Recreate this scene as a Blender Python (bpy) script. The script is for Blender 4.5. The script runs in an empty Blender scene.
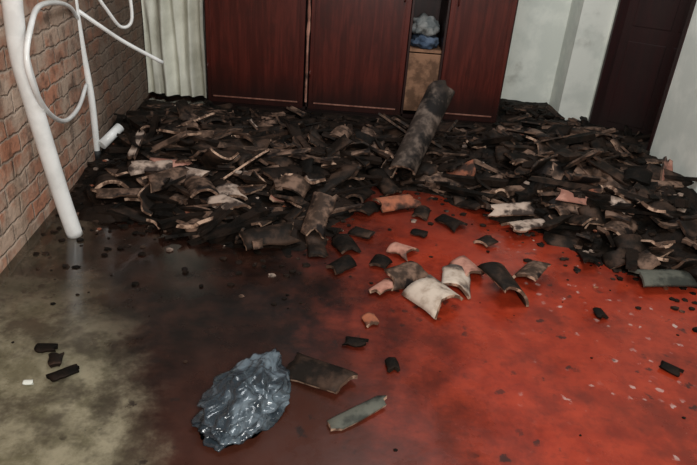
import bpy, bmesh, math, random
from mathutils import Vector, Matrix, Euler, noise
random.seed(7)
rad=math.radians
# ---------------- camera ----------------
PITCH=rad(27); ROLL=rad(4.4)
f=Vector((0,math.cos(PITCH),-math.sin(PITCH))); u0=Vector((0,math.sin(PITCH),math.cos(PITCH))); r0=Vector((1,0,0))
r=r0*math.cos(ROLL)+u0*math.sin(ROLL); u=u0*math.cos(ROLL)-r0*math.sin(ROLL)
cam=bpy.data.cameras.new('camera'); co=bpy.data.objects.new('camera',cam); bpy.context.scene.collection.objects.link(co)
m=Matrix((r,u,-f)).transposed().to_4x4(); m.translation=Vector((0,0,1.6)); co.matrix_world=m
cam.sensor_width=36; cam.lens=31.15; cam.clip_start=.02
bpy.context.scene.camera=co

# ---------------- material helpers ----------------
def newmat(name):
    m=bpy.data.materials.new(name); m.use_nodes=True; nt=m.node_tree; b=nt.nodes['Principled BSDF']; return m,nt,b
def inp(nt,sock,v):
    if isinstance(v,(int,float)): sock.default_value=v
    elif isinstance(v,(tuple,list)): sock.default_value=tuple(v)+((1,) if len(v)==3 and sock.type=='RGBA' else ())
    else: nt.links.new(v,sock)
def mth(nt,op,a,b=0.0,clamp=False):
    n=nt.nodes.new('ShaderNodeMath'); n.operation=op; n.use_clamp=clamp; inp(nt,n.inputs[0],a); inp(nt,n.inputs[1],b); return n.outputs[0]
def mr(nt,v,a,b,c=0,d=1):
    n=nt.nodes.new('ShaderNodeMapRange'); n.interpolation_type='SMOOTHSTEP'
    inp(nt,n.inputs[0],v)
    for i,x in enumerate((a,b,c,d)): n.inputs[i+1].default_value=x
    return n.outputs[0]
def mix(nt,fac,a,b):
    n=nt.nodes.new('ShaderNodeMix'); n.data_type='RGBA'; inp(nt,n.inputs[0],fac); inp(nt,n.inputs[6],a); inp(nt,n.inputs[7],b); return n.outputs[2]
def noi(nt,vec,scale,detail=5,rough=.6,dist=0):
    n=nt.nodes.new('ShaderNodeTexNoise'); n.inputs['Scale'].default_value=scale; n.inputs['Detail'].default_value=detail; n.inputs['Roughness'].default_value=rough; n.inputs['Distortion'].default_value=dist
    nt.links.new(vec,n.inputs['Vector']); return n.outputs[0]
def bump(nt,b,h,s=.3,dist=.01):
    n=nt.nodes.new('ShaderNodeBump'); n.inputs['Strength'].default_value=s; n.inputs['Distance'].default_value=dist; nt.links.new(h,n.inputs['Height']); nt.links.new(n.outputs[0],b.inputs['Normal'])
def two(name,c1,c2,scale=8,rough=.8,bs=.3,bd=.01,lo=.4,hi=.6,spec=.3,c3=None,s3=3,l3=.5,h3=.62):
    m,nt,b=newmat(name); tc=nt.nodes.new('ShaderNodeTexCoord').outputs['Object']
    n=noi(nt,tc,scale); col=mix(nt,mr(nt,n,lo,hi),c1,c2)
    if c3: col=mix(nt,mr(nt,noi(nt,tc,s3),l3,h3),col,c3)
    nt.links.new(col,b.inputs['Base Color']); b.inputs['Roughness'].default_value=rough
    b.inputs['Specular IOR Level'].default_value=spec
    if bs: bump(nt,b,noi(nt,tc,scale*4),bs,bd)
    return m

M={}
M['char']=two('charred_black',(.004,.003,.002),(.015,.009,.006),9,.7,.6,.01,spec=.12)
M['soot']=two('sooty_clay',(.009,.006,.004),(.058,.033,.022),9,.65,.5,.006,.42,.7,spec=.15)
M['brown']=two('smoked_brown_clay',(.040,.024,.016),(.19,.115,.08),10,.7,.5,.006,spec=.2,c3=(.008,.005,.004),s3=6,l3=.48,h3=.6)
M['ridge']=two('smoked_grey_clay',(.030,.021,.016),(.13,.095,.075),7,.75,.5,.006,spec=.2,c3=(.008,.006,.005),s3=5,l3=.46,h3=.62)
M['terra']=two('terracotta',(.34,.11,.055),(.20,.07,.04),10,.8,.4,.004,c3=(.03,.015,.010),s3=7,l3=.47,h3=.62)
M['tan']=two('pale_clay',(.46,.35,.28),(.22,.155,.12),9,.8,.5,.005,c3=(.04,.026,.02),s3=8,l3=.45,h3=.58)
M['tanc']=two('pale_clay_clean',(.54,.45,.37),(.34,.26,.20),9,.8,.5,.005,c3=(.08,.06,.05),s3=8,l3=.52,h3=.66)
M['pink']=two('pink_clay',(.46,.23,.17),(.28,.12,.085),9,.8,.4,.004,c3=(.08,.045,.035),s3=7,l3=.53,h3=.68)
M['grey']=two('grey_green_slab',(.10,.10,.08),(.03,.032,.026),8,.7,.4,.005)
M['rim']=two('fractured_edge',(.10,.055,.035),(.015,.010,.007),14,.85,0,lo=.4,hi=.58)
M['rimlite']=two('fractured_edge_pale',(.46,.30,.21),(.10,.055,.035),16,.85,0,lo=.42,hi=.56)
M['plaster']=two('white_plaster',(.72,.73,.66),(.60,.62,.56),3,.8,.15,.01,c3=(.36,.35,.30),s3=2.2,l3=.6,h3=.8)
M['white_metal']=two('white_enamel',(.86,.86,.84),(.74,.74,.72),6,.3,0,spec=.5)
M['blackrub']=two('black_plug',(.02,.02,.02),(.03,.03,.03),6,.6,0)
M['pale_wood']=two('raw_pale_wood',(.27,.14,.08),(.11,.055,.03),7,.7,.2)
M['cloth_b']=two('blue_cloth',(.035,.055,.09),(.09,.12,.17),9,.9,.5)
M['cloth_w']=two('white_cloth',(.22,.22,.21),(.10,.11,.11),9,.9,.5)
M['dark']=two('passage_painted_shade',(.012,.006,.005),(.024,.011,.009),4,.9,0)  # near-black colour stands in for the shade inside the passage

def wood(name,c1,c2,rough=.32,z0=.12,z1=.36):
    m,nt,b=newmat(name); tc=nt.nodes.new('ShaderNodeTexCoord').outputs['Object']
    mp=nt.nodes.new('ShaderNodeMapping'); mp.inputs['Scale'].default_value=(14,14,1.2); nt.links.new(tc,mp.inputs[0])
    n=noi(nt,mp.outputs[0],1.6,6,.6,.6)
    col=mix(nt,mr(nt,n,.35,.68),c1,c2)
    sp=nt.nodes.new('ShaderNodeSeparateXYZ'); nt.links.new(tc,sp.inputs[0])
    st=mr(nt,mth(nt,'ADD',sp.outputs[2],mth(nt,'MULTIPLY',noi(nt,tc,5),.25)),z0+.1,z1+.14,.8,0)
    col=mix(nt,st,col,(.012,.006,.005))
    col=mix(nt,mr(nt,noi(nt,tc,2.2,5,.7),.48,.72,0,.5),col,(.02,.007,.005))
    nt.links.new(col,b.inputs['Base Color']); b.inputs['Roughness'].default_value=rough; b.inputs['Specular IOR Level'].default_value=.35
    return m
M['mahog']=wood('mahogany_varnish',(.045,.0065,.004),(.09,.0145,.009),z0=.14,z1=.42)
M['scuff']=wood('mahogany_scuffed_edge',(.16,.06,.04),(.28,.13,.09),.5,-.1,.0)
M['mahog2']=wood('mahogany_dark',(.014,.003,.002),(.03,.006,.004),.4)
M['burg']=wood('burgundy_door_paint',(.012,.002,.002),(.022,.003,.003),.5)

# floor
m,nt,b=newmat('painted_concrete_floor'); tc=nt.nodes.new('ShaderNodeTexCoord').outputs['Object']
sp=nt.nodes.new('ShaderNodeSeparateXYZ'); nt.links.new(tc,sp.inputs[0]); X,Y=sp.outputs[0],sp.outputs[1]
n1=noi(nt,tc,1.7,6,.62); n2=noi(nt,tc,7,6,.7); n3=noi(nt,tc,30,4,.6)
nn=mth(nt,'ADD',mth(nt,'MULTIPLY',mth(nt,'SUBTRACT',n1,.5),.9),mth(nt,'MULTIPLY',mth(nt,'SUBTRACT',n2,.5),.45))
redx=mr(nt,mth(nt,'ADD',mth(nt,'ADD',X,nn),mth(nt,'MULTIPLY',mth(nt,'SUBTRACT',Y,2.4),.15)),-.28,.70)
redy=mr(nt,mth(nt,'ADD',Y,mth(nt,'MULTIPLY',nn,.9)),2.85,4.0,1,.25)
redm=mth(nt,'MULTIPLY',redx,redy)
red=mix(nt,mr(nt,n2,.3,.7),(.23,.020,.007),(.345,.038,.014))
red=mix(nt,mr(nt,n3,.5,.72,0,.35),red,(.10,.013,.007))
red=mix(nt,mr(nt,noi(nt,tc,2.6,5,.65),.46,.68,0,.65),red,(.08,.011,.006))
soot=mix(nt,mr(nt,n2,.35,.7),(.006,.0035,.0025),(.028,.011,.007))
col=mix(nt,redm,soot,red)
mar=mth(nt,'MULTIPLY',mr(nt,mth(nt,'ADD',Y,nn),2.2,1.4),mr(nt,mth(nt,'ADD',X,nn),-1.0,-.2,0,.6))
mar=mth(nt,'MULTIPLY',mar,mth(nt,'SUBTRACT',1.0,redm))
col=mix(nt,mar,col,(.080,.022,.012))
gd=mth(nt,'SUBTRACT',mth(nt,'MULTIPLY',X,-1.0),mth(nt,'MULTIPLY',mth(nt,'SUBTRACT',Y,1.37),.50))
gm=mth(nt,'MULTIPLY',mr(nt,mth(nt,'ADD',gd,mth(nt,'MULTIPLY',nn,.7)),.48,.85),mr(nt,mth(nt,'ADD',Y,mth(nt,'MULTIPLY',nn,.9)),1.75,2.5,1,.2))
green=mix(nt,mr(nt,n2,.35,.65),(.13,.115,.070),(.28,.25,.17))
green=mix(nt,mr(nt,noi(nt,tc,3.2,5,.7),.43,.60,0,.8),green,(.045,.036,.024))
col=mix(nt,gm,col,green)
vo=nt.nodes.new('ShaderNodeTexVoronoi'); vo.inputs['Scale'].default_value=16; nt.links.new(tc,vo.inputs['Vector'])
fl=mth(nt,'MULTIPLY',mr(nt,mth(nt,'ADD',vo.outputs['Distance'],mth(nt,'MULTIPLY',mth(nt,'SUBTRACT',n3,.5),1.2)),.08,.20,1,0),mr(nt,mth(nt,'ADD',X,nn),.7,1.3,0,1))
fl=mth(nt,'MULTIPLY',fl,mr(nt,noi(nt,tc,4,3),.45,.6))
col=mix(nt,mth(nt,'MULTIPLY',fl,.75),col,(.52,.42,.38))
v2=nt.nodes.new('ShaderNodeTexVoronoi'); v2.inputs['Scale'].default_value=11; nt.links.new(tc,v2.inputs['Vector'])
bl=mth(nt,'MULTIPLY',mr(nt,mth(nt,'ADD',v2.outputs['Distance'],mth(nt,'MULTIPLY',mth(nt,'SUBTRACT',n3,.5),1.2)),.08,.24,1,0),mr(nt,noi(nt,tc,2.3,3),.45,.6))
col=mix(nt,mth(nt,'MULTIPLY',bl,.8),col,(.015,.009,.007))
nt.links.new(col,b.inputs['Base Color'])
wet=mth(nt,'MULTIPLY',mr(nt,X,-.6,-1.1),mr(nt,Y,1.7,2.2))
ro=mth(nt,'SUBTRACT',mr(nt,n1,.35,.65,.18,.46),mth(nt,'MULTIPLY',wet,.16),clamp=True)
nt.links.new(mth(nt,'MAXIMUM',ro,.07),b.inputs['Roughness'])
nt.links.new(mth(nt,'ADD',mth(nt,'MULTIPLY',wet,.35),.35),b.inputs['Specular IOR Level'])
bump(nt,b,mth(nt,'ADD',n2,mth(nt,'MULTIPLY',n3,.25)),.12,.005)
M['floor']=m
# brick
m,nt,b=newmat('rough_brick'); tc=nt.nodes.new('ShaderNodeTexCoord').outputs['Object']
sp=nt.nodes.new('ShaderNodeSeparateXYZ'); nt.links.new(tc,sp.inputs[0]); cb=nt.nodes.new('ShaderNodeCombineXYZ')
nw=noi(nt,tc,7,5)
nt.links.new(mth(nt,'ADD',sp.outputs[0],mth(nt,'MULTIPLY',nw,.09)),cb.inputs[0]); nt.links.new(mth(nt,'ADD',sp.outputs[2],mth(nt,'MULTIPLY',nw,.08)),cb.inputs[1])
br=nt.nodes.new('ShaderNodeTexBrick'); nt.links.new(cb.outputs[0],br.inputs['Vector'])
for k,v in {'Scale':1.0,'Brick Width':.25,'Row Height':.10,'Mortar Size':.012,'Mortar Smooth':.9,'Bias':0.0}.items(): br.inputs[k].default_value=v
br.inputs['Color1'].default_value=(.50,.21,.12,1); br.inputs['Color2'].default_value=(.33,.17,.11,1); br.inputs['Mortar'].default_value=(.36,.28,.22,1)
n=noi(nt,tc,3.5,6)
col=mix(nt,mr(nt,n,.40,.58,0,.85),br.outputs[0],(.50,.38,.29))
col=mix(nt,mr(nt,noi(nt,tc,8,6),.48,.66,0,.75),col,(.11,.065,.043))
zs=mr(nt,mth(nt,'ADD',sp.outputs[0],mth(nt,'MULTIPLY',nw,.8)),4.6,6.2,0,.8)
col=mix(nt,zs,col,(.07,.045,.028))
nt.links.new(col,b.inputs['Base Color']); b.inputs['Roughness'].default_value=.9
bump(nt,b,mth(nt,'ADD',mth(nt,'MULTIPLY',br.outputs['Fac'],-.6),mth(nt,'MULTIPLY',noi(nt,tc,18),.9)),.8,.02)
M['brick']=m
m,nt,b=newmat('white_curtain_fabric'); tc=nt.nodes.new('ShaderNodeTexCoord').outputs['Object']
nt.links.new(mix(nt,mr(nt,noi(nt,tc,3),.35,.7),(.80,.79,.68),(.56,.55,.45)),b.inputs['Base Color']); b.inputs['Roughness'].default_value=.9; M['curtain']=m
m,nt,b=newmat('crumpled_plastic'); tc=nt.nodes.new('ShaderNodeTexCoord').outputs['Object']
nt.links.new(mix(nt,mr(nt,noi(nt,tc,9,5,.6,1.2),.42,.68),(.035,.048,.06),(.19,.24,.28)),b.inputs['Base Color'])
b.inputs['Roughness'].default_value=.24; b.inputs['Transmission Weight'].default_value=.35; b.inputs['IOR'].default_value=1.3; b.inputs['Coat Weight'].default_value=.6; b.inputs['Coat Roughness'].default_value=.14
bump(nt,b,noi(nt,tc,14,3,.5,2.0),.3,.015); M['bag']=m

# ---------------- mesh helpers ----------------
COL=bpy.context.scene.collection
def obj(name,bm,mats,smooth=False,parent=None,loc=None,rot=None):
    me=bpy.data.meshes.new(name); bm.normal_update(); bm.to_mesh(me); bm.free()
    for k in mats: me.materials.append(M[k])
    if smooth:
        for p in me.polygons: p.use_smooth=True
    o=bpy.data.objects.new(name,me); COL.objects.link(o)
    if parent: o.parent=parent
    if loc: o.location=loc
    if rot: o.rotation_euler=rot
    return o
def empty(name,loc=(0,0,0)):
    e=bpy.data.objects.new(name,None); e.location=loc; COL.objects.link(e); return e
def box(bm,x0,x1,y0,y1,z0,z1,mi=0,bev=0):
    vs=[bm.verts.new((x,y,z)) for x in(x0,x1) for y in(y0,y1) for z in(z0,z1)]
    fs=[]
    for q in((0,1,3,2),(4,6,7,5),(0,4,5,1),(2,3,7,6),(0,2,6,4),(1,5,7,3)):
        fc=bm.faces.new([vs[i] for i in q]); fc.material_index=mi; fs.append(fc)
    if bev:
        es=list({e for fc in fs for e in fc.edges})
        rr=bmesh.ops.bevel(bm,geom=es,offset=bev,segments=2,affect='EDGES',profile=.6)
        for fc in rr['faces']: fc.material_index=mi
def boxo(name,dims,mat,parent=None,bev=0):
    bm=bmesh.new(); box(bm,*dims,bev=bev); bmesh.ops.recalc_face_normals(bm,faces=bm.faces); return obj(name,bm,[mat],parent=parent)
def catmull(pts,n=8):
    pts=[Vector(p) for p in pts]; out=[]
    q=[2*pts[0]-pts[1]]+pts+[2*pts[-1]-pts[-2]]
    for i in range(1,len(q)-2):
        a,b_,c,d=q[i-1:i+3]
        for k in range(n):
            t=k/n; out.append(.5*((2*b_)+(c-a)*t+(2*a-5*b_+4*c-d)*t*t+(-a+3*b_-3*c+d)*t**3))
    out.append(pts[-1]); return out
def tube(bm,pts,rd,seg=14,mi=0,n=8):
    ps=catmull(pts,n) if len(pts)>2 else [Vector(p) for p in pts]
    rings=[]; prev=None
    for i,p in enumerate(ps):
        t=(ps[min(i+1,len(ps)-1)]-ps[max(i-1,0)]).normalized()
        if prev is None: a=t.orthogonal().normalized()
        else: a=(prev-t*prev.dot(t)).normalized()
        prev=a; b_=t.cross(a)
        rings.append([bm.verts.new(p+(a*math.cos(2*math.pi*k/seg)+b_*math.sin(2*math.pi*k/seg))*rd) for k in range(seg)])
    for A,B in zip(rings,rings[1:]):
        for k in range(seg):
            fc=bm.faces.new((A[k],A[(k+1)%seg],B[(k+1)%seg],B[k])); fc.material_index=mi; fc.smooth=True
    for R_ in (rings[0][::-1],rings[-1]): bm.faces.new(R_).material_index=mi
# ---------------- room ----------------
BY=6.12
boxo('floor',(-2.6,3.6,-1.5,6.4,-.1,0),'floor')
boxo('wall_back',(-2.6,2.3,BY,BY+.15,0,2.8),'plaster')
p0=Vector((-1.54,1.5,0)); p1=Vector((-2.075,6.12,0)); p0=p1+(p0-p1)*1.55
L=(p1-p0).length; ang=math.atan2((p1-p0).y,(p1-p0).x)
bm=bmesh.new(); box(bm,0,L,0,.14,0,2.8); bmesh.ops.recalc_face_normals(bm,faces=bm.faces)
obj('wall_left',bm,['brick'],loc=p0,rot=(0,0,ang))
bm=bmesh.new()
box(bm,2.22,2.36,-1.2,4.42,0,2.8); box(bm,2.22,2.36,5.72,BY,0,2.8); box(bm,2.22,2.36,4.42,5.72,2.1,2.8)
bmesh.ops.recalc_face_normals(bm,faces=bm.faces); obj('wall_right',bm,['plaster'])
boxo('trim_pilaster',(1.93,2.22,5.78,BY,0,2.8),'plaster')
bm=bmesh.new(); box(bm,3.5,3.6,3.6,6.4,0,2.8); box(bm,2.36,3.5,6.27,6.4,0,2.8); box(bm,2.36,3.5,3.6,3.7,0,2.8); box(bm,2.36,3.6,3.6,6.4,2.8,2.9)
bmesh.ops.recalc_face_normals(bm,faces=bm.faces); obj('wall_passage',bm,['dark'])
d=empty('door_1',(2.30,5.70,0))
bm=bmesh.new(); box(bm,0,.86,-.02,.02,.02,2.06,bev=.004)
for z0,z1 in((.12,.85),(.98,1.95)):
    for x0,x1 in((.08,.40),(.46,.78)):
        box(bm,x0,x1,-.026,-.02,z0,z1,bev=.003)
bmesh.ops.recalc_face_normals(bm,faces=bm.faces); o=obj('leaf',bm,['burg'],parent=d); o.rotation_euler=(0,0,rad(-38))
bm=bmesh.new(); box(bm,-.09,-.065,-1.29,-1.25,0,2.1); box(bm,-.09,.06,-.02,.02,0,2.1); box(bm,-.09,.06,-1.29,.02,2.07,2.1)
bmesh.ops.recalc_face_normals(bm,faces=bm.faces); obj('jamb',bm,['burg'],parent=d)
# ---------------- wardrobe ----------------
w=empty('wardrobe',(0,5.5,0))
bm=bmesh.new()
T=.022; x0,x1=-1.40,1.29; yb=.56; H=2.15
for x in(x0,-.493,.395,.70,x1-T): box(bm,x,x+T,0.0,yb,0.0,H,bev=.003)
box(bm,x0,x1,0.0,yb,.04,.07); box(bm,x0,x1,0,yb,H-.03,H); box(bm,x0,x1,yb-.012,yb,0,H)
box(bm,x0+.02,x1-.02,.03,.05,0,.07)
box(bm,x0-.015,x1+.015,-.035,yb,H,H+.04,bev=.006)
bmesh.ops.recalc_face_normals(bm,faces=bm.faces); obj('carcass',bm,['mahog2'],parent=w)
def door(name,a,b_):
    bm=bmesh.new(); zb=.06; box(bm,a,b_,-.024,-.002,zb,H-.01,bev=.003)
    g=.035
    for q in((a+g,a+g+.010,zb+.05,H-.08),(b_-g-.010,b_-g,zb+.05,H-.08)): box(bm,q[0],q[1],-.030,-.024,q[2],q[3],bev=.002)
    box(bm,a+g+.012,b_-g-.012,-.030,-.024,H-.092,H-.08,bev=.002)
    box(bm,a+g+.012,b_-g-.012,-.031,-.024,zb+.05,zb+.062,mi=1,bev=.002)
    for z in(.35,1.8): tube(bm,[(a+.006,-.03,z),(a+.006,-.03,z+.06)],.006,8)
    kx=b_-.06 if name!='door_right' else a+.06
    tube(bm,[(kx,-.024,1.05),(kx,-.055,1.06),(kx,-.055,1.16),(kx,-.024,1.17)],.006,8)
    bmesh.ops.recalc_face_normals(bm,faces=bm.faces); obj(name,bm,['mahog','scuff'],parent=w)
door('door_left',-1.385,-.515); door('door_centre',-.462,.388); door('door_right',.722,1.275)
bm=bmesh.new(); prevv=None
zz=[.12+i*.045 for i in range(45)]
for i,z in enumerate(zz):
    wv=.008+.024*abs(noise.noise(Vector((0,0,z*6)))) ; c=-.487+.014*noise.noise(Vector((3,0,z*3)))
    a=bm.verts.new((c-wv,-.026,z)); b2=bm.verts.new((c,-.036-.012*noise.noise(Vector((1,4,z*6))),z)); c2=bm.verts.new((c+wv,-.026,z))
    if prevv:
        bm.faces.new((prevv[0],prevv[1],b2,a)); bm.faces.new((prevv[1],prevv[2],c2,b2))
    prevv=(a,b2,c2)
obj('split_stile',bm,['pink'],parent=w)
bm=bmesh.new()
box(bm,.417,.70,.03,.05,.10,.62,bev=.004); box(bm,.417,.70,.05,.5,.63,.655); box(bm,.417,.70,.02,.5,1.15,1.17); box(bm,.417,.70,.02,.5,1.6,1.62)
tube(bm,[(.67,.03,.4),(.67,.005,.4)],.010,10)
bmesh.ops.recalc_face_normals(bm,faces=bm.faces); obj('niche_shelves',bm,['pale_wood'],parent=w)
def cloth(name,loc,sx,sy,sz,mat,seed,parent):
    bm=bmesh.new(); bmesh.ops.create_icosphere(bm,subdivisions=4,radius=1)
    for v in bm.verts:
        n_=noise.noise(v.co*2.2+Vector((seed,0,0)))*.35+noise.noise(v.co*6+Vector((0,seed,0)))*.12
        c=v.co*(1+n_); z=c.z
        v.co=Vector((max(-1,min(1,c.x))*sx,max(-1,min(1,c.y))*sy,max(-.55,z)*sz))
    return obj(name,bm,[mat],smooth=True,parent=parent,loc=loc)
cloth('folded_blue_cloth',(.555,.22,.70),.13,.18,.08,'cloth_b',3,w)
cloth('folded_white_cloth',(.55,.24,.82),.13,.17,.10,'cloth_w',9,w)
# ---------------- curtain ----------------
bm=bmesh.new(); rows=[]
for j in range(25):
    z=.03+j*.09; row=[]
    for i in range(110):
        s=i/109; x=-2.02+s*.57
        y=5.70+.03*math.sin(s*30+1.1*math.sin(z*1.6))*(.4+.6*(1-z/2.4))+.07*noise.noise(Vector((s*4,z*.9,0)))+.02*noise.noise(Vector((s*14,z*2,0)))
        row.append(bm.verts.new((x+.01*noise.noise(Vector((s*9,z*2,4))),y,z)))
    rows.append(row)
for a,b_ in zip(rows,rows[1:]):
    for i in range(109): bm.faces.new((a[i],a[i+1],b_[i+1],b_[i]))
tube(bm,[(-2.02,5.72,2.2),(-1.43,5.72,2.2)],.012,10)
obj('curtain',bm,['curtain'],smooth=True)
# ---------------- heap ----------------
heap=empty('fire_debris_heap',(0,0,0))
FR=[(-2.4,3.2),(-1.65,3.12),(-.8,2.95),(-.25,2.88),(.02,3.4),(.15,3.85),(.6,3.8),(1.02,3.5),(1.36,3.05),(1.8,2.75),(2.3,2.75),(3.6,3.4)]
def yf(x):
    for (a,ya),(b_,yb_) in zip(FR,FR[1:]):
        if a<=x<=b_: return ya+(yb_-ya)*(x-a)/(b_-a)
    return 3.2
def ss(a,b_,x):
    t=max(0,min(1,(x-a)/(b_-a))); return t*t*(3-2*t)
def hgt(x,y):
    d=y-yf(x)+.18*noise.noise(Vector((x*2.5,y*2.5,5)))
    Hh=.15+.08*ss(.6,1.5,x)*(1-ss(2.0,2.6,x))+.04*ss(-.9,-1.5,x)
    Hh*=1-.78*ss(4.2,5.1,y)*(1-ss(1.2,1.45,x)*.5)
    h=Hh*ss(-.05,1.0,d)
    h+=.13*math.exp(-((x-.5)**2+(y-4.55)**2)/.09)
    if h<=0: return -.012
    k=min(1,d/.5)*(1-.6*ss(4.4,5.1,y)) if d>0 else 0
    h+=k*(.065*noise.noise(Vector((x*3.2,y*3.2,1)))+.035*noise.noise(Vector((x*9,y*9,2)))+.015*noise.noise(Vector((x*25,y*25,3))))
    h*=1-.85*math.exp(-((x+1.75)**2+(y-3.95)**2)/.09)
    return max(h,-.012) if d>0.02 else h-.012*(1-ss(-.05,.02,d))
bm=bmesh.new(); st=.028; nx=int(5.2/st); ny=int(3.6/st); g=[]
for i in range(nx):
    row=[]
    for j in range(ny):
        x=-2.0+i*st; y=2.55+j*st
        lim=-1.54-.1158*(y-1.5)
        ymax=5.46 if not (1.32<x<1.9) else 6.08
        row.append(None if (x<lim+.02 or y>ymax or x>3.0 or (x>2.2 and (y<4.44 or y>5.4))) else bm.verts.new((x,y,hgt(x,y))))
    g.append(row)
for i in range(nx-1):
    for j in range(ny-1):
        q=(g[i][j],g[i+1][j],g[i+1][j+1],g[i][j+1])
        if all(q) and max(v.co.z for v in q)>-.005: bm.faces.new(q)
bmesh.ops.delete(bm,geom=[v for v in bm.verts if not v.link_faces],context='VERTS')
obj('ash_mound',bm,['char'],parent=heap)

def frag(bm,Mx,L,A,R,th,mt,mrim,seed,nu=10,nv=7,jag=.18):
    rnd=random.Random(seed); top=[];bot=[]
    taper=rnd.uniform(-.12,.12)
    def poly():
        n=rnd.choice((2,3,3,4)); pts=[(0,rnd.uniform(-1,1))]
        xs=sorted(rnd.uniform(.15,.85) for _ in range(n-1))
        pts+= [(x,rnd.uniform(-1,1)) for x in xs]+[(1,rnd.uniform(-1,1))]
        def fn(t):
            for (a,ya),(b_,yb_) in zip(pts,pts[1:]):
                if t<=b_ : return ya+(yb_-ya)*(t-a)/max(b_-a,.05)+.08*rnd.uniform(-1,1)
            return pts[-1][1]
        return fn
    j1,j2,j3,j4=poly(),poly(),poly(),poly()
    e0=[-1+1.6*jag*j1(i/(nu-1)) for i in range(nu)]
    e1=[ 1+1.6*jag*j2(i/(nu-1)) for i in range(nu)]
    sL=[1+jag*j3(j/(nv-1)) for j in range(nv)]; sR=[1+jag*j4(j/(nv-1)) for j in range(nv)]
    zmin=R*math.cos(A/2)-R
    for j in range(nv):
        rt=[];rb=[]
        for i in range(nu):
            s=i/(nu-1)*2-1; t=j/(nv-1)
            a=A/2*s*((sL[j] if s<0 else sR[j]))
            v=(e0[i]*(1-t)+e1[i]*t)*L/2
            RR=R*(1+taper*(v/L))
            rt.append(bm.verts.new(Mx@Vector((RR*math.sin(a),v,RR*math.cos(a)-R-zmin))))
            rb.append(bm.verts.new(Mx@Vector(((RR-th)*math.sin(a),v,(RR-th)*math.cos(a)-R-zmin))))
        top.append(rt);bot.append(rb)
    for j in range(nv-1):
        for i in range(nu-1):
            fc=bm.faces.new((top[j][i],top[j][i+1],top[j+1][i+1],top[j+1][i])); fc.material_index=mt; fc.smooth=True
            fc=bm.faces.new((bot[j][i],bot[j+1][i],bot[j+1][i+1],bot[j][i+1])); fc.material_index=mt; fc.smooth=True
    for i in range(nu-1):
        bm.faces.new((top[0][i],bot[0][i],bot[0][i+1],top[0][i+1])).material_index=mrim
        bm.faces.new((top[-1][i],top[-1][i+1],bot[-1][i+1],bot[-1][i])).material_index=mrim
    for j in range(nv-1):
        bm.faces.new((top[j][0],top[j+1][0],bot[j+1][0],bot[j][0])).material_index=mrim
        bm.faces.new((top[j][-1],bot[j][-1],bot[j+1][-1],top[j+1][-1])).material_index=mrim
def inroom(x,y,m_=.12):
    if x<-1.54-.1158*(y-1.5)+m_: return False
    if y>5.34 and not (1.42<x<1.82 and y<5.92): return False
    if x>2.08 and not (4.6<y<5.3 and x<2.7): return False
    return True
RM=['char','soot','brown','terra','tan','pink','rim','rimlite']
bm=bmesh.new(); cnt=0
while cnt<620:
    x=random.uniform(-1.9,2.6); y=random.uniform(2.65,5.9)
    if not inroom(x,y,.2): continue
    if (x+1.75)**2+(y-3.9)**2<.09: continue
    d=y-yf(x)
    if d<-.05 or (d<.3 and random.random()<.45): continue
    cnt+=1
    big=random.random()<.27
    L=random.uniform(.25,.42) if big else random.uniform(.08,.24); A=rad(random.uniform(30,120)); R=random.uniform(.08,.135)
    near=1-ss(.2,1.5,d)
    back=ss(4.5,5.1,y)
    if back>.4: L=min(L,.2); R=.07; A=min(A,rad(90))
    leftp=math.exp(-((x+1.0)**2+(y-3.6)**2)/.5)
    rightp=math.exp(-((x-1.45)**2+(y-4.1)**2)/.5)
    w_=[.44+.5*back,.38,.12+.34*max(leftp,rightp)+.1*near,.004+.03*rightp+.012*near,.006+.06*leftp+.02*near,.003+.015*near]
    mt=random.choices(range(6),w_)[0]
    rimm=7 if random.random()<.06+.34*max(leftp,rightp)+.22*near and mt!=0 else 6
    if mt==0: rimm=0 if random.random()<.7 else 6
    flip=random.random()<.35
    flat=.12 if y>4.6 else .30
    rot=Euler((random.gauss(0,flat)+(math.pi if flip else 0),random.gauss(0,flat),random.uniform(0,6.28))).to_matrix().to_4x4()
    z=max(0,hgt(x,y))+random.uniform(.0,.035)*(1-.7*back)+(.03 if flip else 0)
    frag(bm,Matrix.Translation((x,y,z))@rot,L,A,R,random.uniform(.013,.021),mt,rimm,cnt*13+1)
obj('roof_tile_rubble',bm,RM,parent=heap)
bm=bmesh.new(); cnt=0
while cnt<250:
    x=random.uniform(-1.8,2.1); y=random.uniform(2.9,5.3)
    L=random.uniform(.10,.55)
    if not inroom(x,y,.3) or y-yf(x)<.0 or y+L/2>5.42: continue
    cnt+=1
    a=random.uniform(-.9,.9) if random.random()<.7 else random.uniform(0,3.14)
    fl_=1-.6*ss(4.5,5.1,y)
    wd=random.uniform(.008,.036); mx=Matrix.Translation((x,y,max(0,hgt(x,y))+random.uniform(.02,.06)*fl_))@Euler((random.gauss(0,.12),random.gauss(0,.15)*fl_,a)).to_matrix().to_4x4()
    nseg=5; rg=[]
    for s in range(nseg+1):
        xx=(s/nseg-.5)*L; w1=wd*random.uniform(.7,1.1); h1=wd*random.uniform(.35,.8)
        rg.append([bm.verts.new(mx@Vector((xx+random.uniform(-.01,.01),sy*w1,sz*h1))) for sy,sz in((-1,-1),(1,-1),(1,1),(-1,1))])
    mi=random.choice([0,0,0,1,1,2])
    for A_,B_ in zip(rg,rg[1:]):
        for k in range(4): bm.faces.new((A_[k],A_[(k+1)%4],B_[(k+1)%4],B_[k])).material_index=mi
    bm.faces.new(rg[0][::-1]).material_index=mi; bm.faces.new(rg[-1]).material_index=mi
obj('charred_wood_scraps',bm,['char','soot','brown'],parent=heap)
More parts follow.
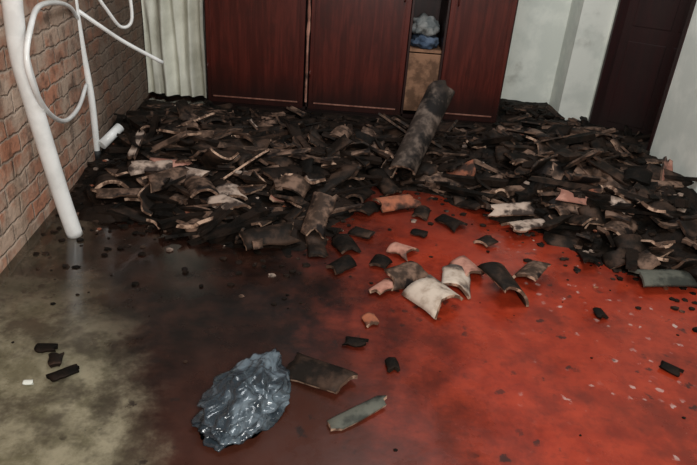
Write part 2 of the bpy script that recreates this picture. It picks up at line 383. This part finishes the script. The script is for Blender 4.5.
def chip(bm,c,s,mi,rnd):
    vs=[bm.verts.new(c+Vector((math.cos(a)*s*rnd.uniform(.6,1.2),math.sin(a)*s*rnd.uniform(.5,1),h))) for h in(0,s*rnd.uniform(.25,.6)) for a in(0.2,1.4,2.7,3.9,5.2)]
    bm.faces.new(vs[:5][::-1]).material_index=mi; bm.faces.new(vs[5:]).material_index=mi
    for i in range(5): bm.faces.new((vs[i],vs[(i+1)%5],vs[5+(i+1)%5],vs[5+i])).material_index=mi
bm=bmesh.new(); cnt=0; rnd=random.Random(3)
while cnt<3300:
    x=rnd.uniform(-1.8,2.6); y=rnd.uniform(1.3,5.9)
    if not inroom(x,y,.05): continue
    d=y-yf(x)
    if d<0 and rnd.random()>.85*math.exp(d/.24)+.012: continue
    cnt+=1; s=rnd.uniform(.006,.03) if d>0 else rnd.uniform(.004,.024)
    k=rnd.random(); mi=0 if k<.62 else 1 if k<.84 else 2 if k<.94 else 3 if k<.96 else 4
    if d<-.6: s*=.6; mi=0 if k<.7 else 1
    chip(bm,Vector((x,y,max(0,hgt(x,y)))),s,mi,rnd)
obj('debris_chips',bm,RM,parent=heap)
# individually placed tile fragments (metres on the floor)
def hero(px,L,Adeg,R,yaw,mt,rimm='rimlite',z=0.0,tx=0,ty=0,flip=False,seed=1,th=.015,name='roof_tile_fragment',jag=.18):
    bm=bmesh.new(); frag(bm,Matrix.Identity(4),L,rad(Adeg),R,th,0,1,seed,11,8,jag)
    rotm=Euler((rad(tx)+(math.pi if flip else 0),rad(ty),0)).to_matrix(); rotm=Matrix.Rotation(rad(yaw),3,'Z')@rotm
    for v in bm.verts: v.co=rotm@v.co
    zm=min(v.co.z for v in bm.verts)
    for v in bm.verts: v.co.z-=zm
    bmesh.ops.recalc_face_normals(bm,faces=bm.faces)
    return obj(name,bm,[mt,rimm],loc=(px[0],px[1],z),parent=heap if z>0 else None)
hero((.29,3.53),.26,100,.10,-62,'terra',z=.012,ty=12,seed=11,jag=.1)
hero((.43,2.47),.22,100,.13,35,'tanc',ty=-10,seed=12)
hero((.56,2.64),.19,90,.11,-10,'tanc',ty=8,seed=13)
hero((.64,2.78),.17,120,.08,20,'pink',seed=14)
hero((.80,2.59),.22,110,.11,15,'soot',ty=25,seed=15)
hero((.98,2.78),.20,90,.10,-35,'brown',ty=-20,seed=16)
hero((.30,2.64),.22,90,.10,-50,'brown',ty=20,seed=17)
hero((.19,2.54),.14,70,.08,-40,'pink',ty=-10,seed=70)
hero((.29,2.94),.14,90,.09,60,'pink',seed=71,jag=.25)
hero((1.01,3.49),.30,60,.14,-75,'tan',z=.05,ty=8,seed=20)
hero((1.09,3.34),.30,60,.15,-60,'tan',z=.02,ty=-8,seed=21)
hero((-.07,1.86),.27,55,.16,-112,'soot',seed=72,jag=.15,tx=6)
hero((.09,1.67),.23,45,.08,-52,'grey','rimlite',seed=74,jag=.15)
hero((.13,2.26),.08,70,.06,20,'terra',seed=75)
hero((1.69,2.81),.28,60,.16,-80,'grey','grey',z=.03,seed=76,jag=.12)
hero((-.18,3.09),.26,110,.09,-15,'brown',z=.03,tx=35,seed=26)
hero((-.44,2.92),.28,90,.12,-60,'soot',z=.02,ty=10,seed=27)
hero((-.92,3.36),.30,100,.11,25,'brown',z=.10,seed=28)
hero((-1.13,3.43),.30,100,.11,-35,'brown',z=.10,ty=10,seed=29)
hero((-1.29,3.55),.24,90,.11,-65,'tan',z=.12,ty=10,seed=49)
hero((-1.38,3.25),.28,80,.12,-75,'brown',z=.06,ty=-10,seed=60)
hero((-.72,3.20),.22,90,.11,50,'tan',z=.08,seed=61)
hero((-.85,3.94),.50,140,.12,-70,'soot',z=.14,seed=30,jag=.08)
hero((-1.12,4.15),.45,140,.11,-60,'brown',z=.12,seed=31,jag=.08)
hero((1.53,3.64),.16,80,.09,30,'terra',z=.18,seed=32)
hero((1.43,4.03),.34,110,.11,-50,'brown',z=.20,seed=33)
hero((1.75,3.91),.36,110,.11,40,'brown',z=.17,seed=34,ty=15)
hero((1.87,3.50),.34,110,.11,60,'soot',z=.13,seed=35)
hero((1.35,3.50),.28,90,.11,-60,'brown',z=.09,seed=36)
hero((1.61,3.28),.28,90,.11,-40,'brown',z=.08,seed=37)
hero((-.01,2.95),.16,90,.09,20,'char','rim',seed=50)
hero((.08,3.12),.12,80,.08,60,'soot','rim',seed=51)
hero((-.03,2.72),.14,80,.08,-40,'char','rim',seed=52)
hero((.18,2.79),.10,80,.08,-20,'char','rim',seed=53)
hero((.45,3.45),.12,80,.08,-20,'soot','rim',seed=54)
hero((.62,3.35),.16,80,.10,40,'char','rim',seed=55)
hero((.80,3.12),.10,80,.08,-50,'soot','rimlite',seed=56)
hero((.10,3.45),.18,80,.10,-30,'char','rim',seed=57)
hero((.42,3.18),.08,80,.06,70,'char','rim',seed=58)
hero((1.24,2.46),.06,90,.04,10,'char','char',seed=38,jag=.25)
hero((1.41,2.08),.08,70,.05,50,'char','char',seed=81,jag=.2)
hero((.06,2.09),.09,80,.05,80,'char','char',seed=82,jag=.2)
hero((.22,1.96),.06,80,.04,10,'char','char',seed=83,jag=.2)
hero((-1.04,1.76),.11,60,.05,-50,'char','char',seed=84,jag=.2)
hero((-1.10,1.83),.07,60,.05,20,'soot','char',seed=86,jag=.2)
hero((-1.17,1.90),.07,60,.05,-80,'char','char',seed=85,jag=.2)
hero((-1.14,1.70),.03,80,.02,-80,'plaster','plaster',seed=44,name='plaster_chip')
bm=bmesh.new(); frag(bm,Matrix.Identity(4),.80,rad(165),.098,.018,0,1,77,15,14,.04)
a0=Vector((.31,3.85,.07)); a1=Vector((.63,4.55,.59))
dirv=(a1-a0).normalized(); side=Vector((1,.15,0)); side=(side-dirv*side.dot(dirv)).normalized(); nrm=side.cross(dirv)
mm=Matrix((side,dirv,nrm)).transposed().to_4x4(); mm.translation=(a0+a1)/2
bmesh.ops.recalc_face_normals(bm,faces=bm.faces)
o=obj('leaning_ridge_tile',bm,['ridge','rimlite'],parent=heap); o.matrix_world=mm
# ---------------- plastic bag ----------------
bm=bmesh.new(); bmesh.ops.create_icosphere(bm,subdivisions=6,radius=1)
for v in bm.verts:
    c=v.co.copy(); rdg=0
    for k,(s,am) in enumerate(((1.3,.26),(2.6,.20),(5,.07),(10,.02))):
        w3=noise.noise_vector(c*s*.8)*.5
        rdg+=am*(1-2.2*abs(noise.noise(c*s+w3+Vector((k*7,3,1)))))
    n_=.90+rdg*.8
    x=c.x*n_; y=c.y*n_; z=c.z*n_
    wdt=.128*(1-.38*ss(-.2,1.1,y))
    v.co=Vector((x*wdt+.035*y,y*.21,max(z,-.35)*.07))
zm=min(v.co.z for v in bm.verts)
for v in bm.verts: v.co.z-=zm
obj('plastic_bag',bm,['bag'],smooth=True,loc=(-.325,1.71,0),rot=(0,0,rad(-6)))
# ---------------- bed frame ----------------
b_=empty('metal_bed_frame',(-1.48,2.86,0))
def part(name,pts,rd,mat='white_metal',seg=16):
    bm=bmesh.new(); tube(bm,[Vector(p)-b_.location for p in pts],rd,seg); obj(name,bm,[mat],smooth=False,parent=b_)
part('post_front',[(-1.48,2.86,0),(-1.505,2.84,.215),(-1.523,2.80,.503),(-1.539,2.77,.76),(-1.55,2.75,.95),(-1.54,2.74,1.13),(-1.52,2.73,1.29),(-1.49,2.73,1.45)],.042)
part('post_back',[(-1.82,4,.01),(-1.81,4,.42),(-1.83,4,.75),(-1.84,4,1.06),(-1.83,4,1.29)],.022)
part('scroll_tube',[(-1.84,4.02,.93),(-1.78,3.80,1.04),(-1.66,3.38,1.12),(-1.55,2.98,1.15),(-1.48,2.75,1.09),(-1.46,2.64,.98),(-1.47,2.69,.82),(-1.52,2.88,.66),(-1.62,3.22,.52),(-1.74,3.65,.47),(-1.82,3.97,.53)],.013,seg=10)
part('rail_bent',[(-1.85,4,1.01),(-1.73,4.05,.91),(-1.62,4.2,.78),(-1.42,4.35,.63)],.014,seg=10)
part('rail_upper',[(-1.84,4,1.12),(-1.72,4.02,1.10),(-1.67,4.05,1.02),(-1.62,4.15,.89),(-1.56,4.2,.93),(-1.56,4.2,1.15)],.011,seg=10)
part('bracket_pipe',[(-1.78,4.0,.10),(-1.70,4.16,.19)],.034)
part('bracket_plug',[(-1.82,4,0),(-1.82,4,.06)],.028,'blackrub')
# ---------------- light ----------------
wd=bpy.data.worlds.new('world'); bpy.context.scene.world=wd; wd.use_nodes=True
wd.node_tree.nodes['Background'].inputs[0].default_value=(.94,.96,1,1); wd.node_tree.nodes['Background'].inputs[1].default_value=.17
def area(name,loc,tgt,size,e,col):
    l=bpy.data.lights.new(name,'AREA'); l.shape='RECTANGLE'; l.size=size[0]; l.size_y=size[1]; l.energy=e; l.color=col
    o=bpy.data.objects.new(name,l); COL.objects.link(o); o.location=loc
    o.rotation_euler=(Vector(tgt)-Vector(loc)).to_track_quat('-Z','Y').to_euler()
area('area_key_behind_camera',(.4,-.6,2.3),(.3,4.6,.3),(1.1,.9),122,(1,.98,.94))  # unseen area key added above and behind the camera
area('roof_hole_daylight',(.6,3.4,3.6),(.6,5.0,0),(1.2,1.2),66,(.95,.98,1))
bpy.context.scene.view_settings.view_transform='Standard'
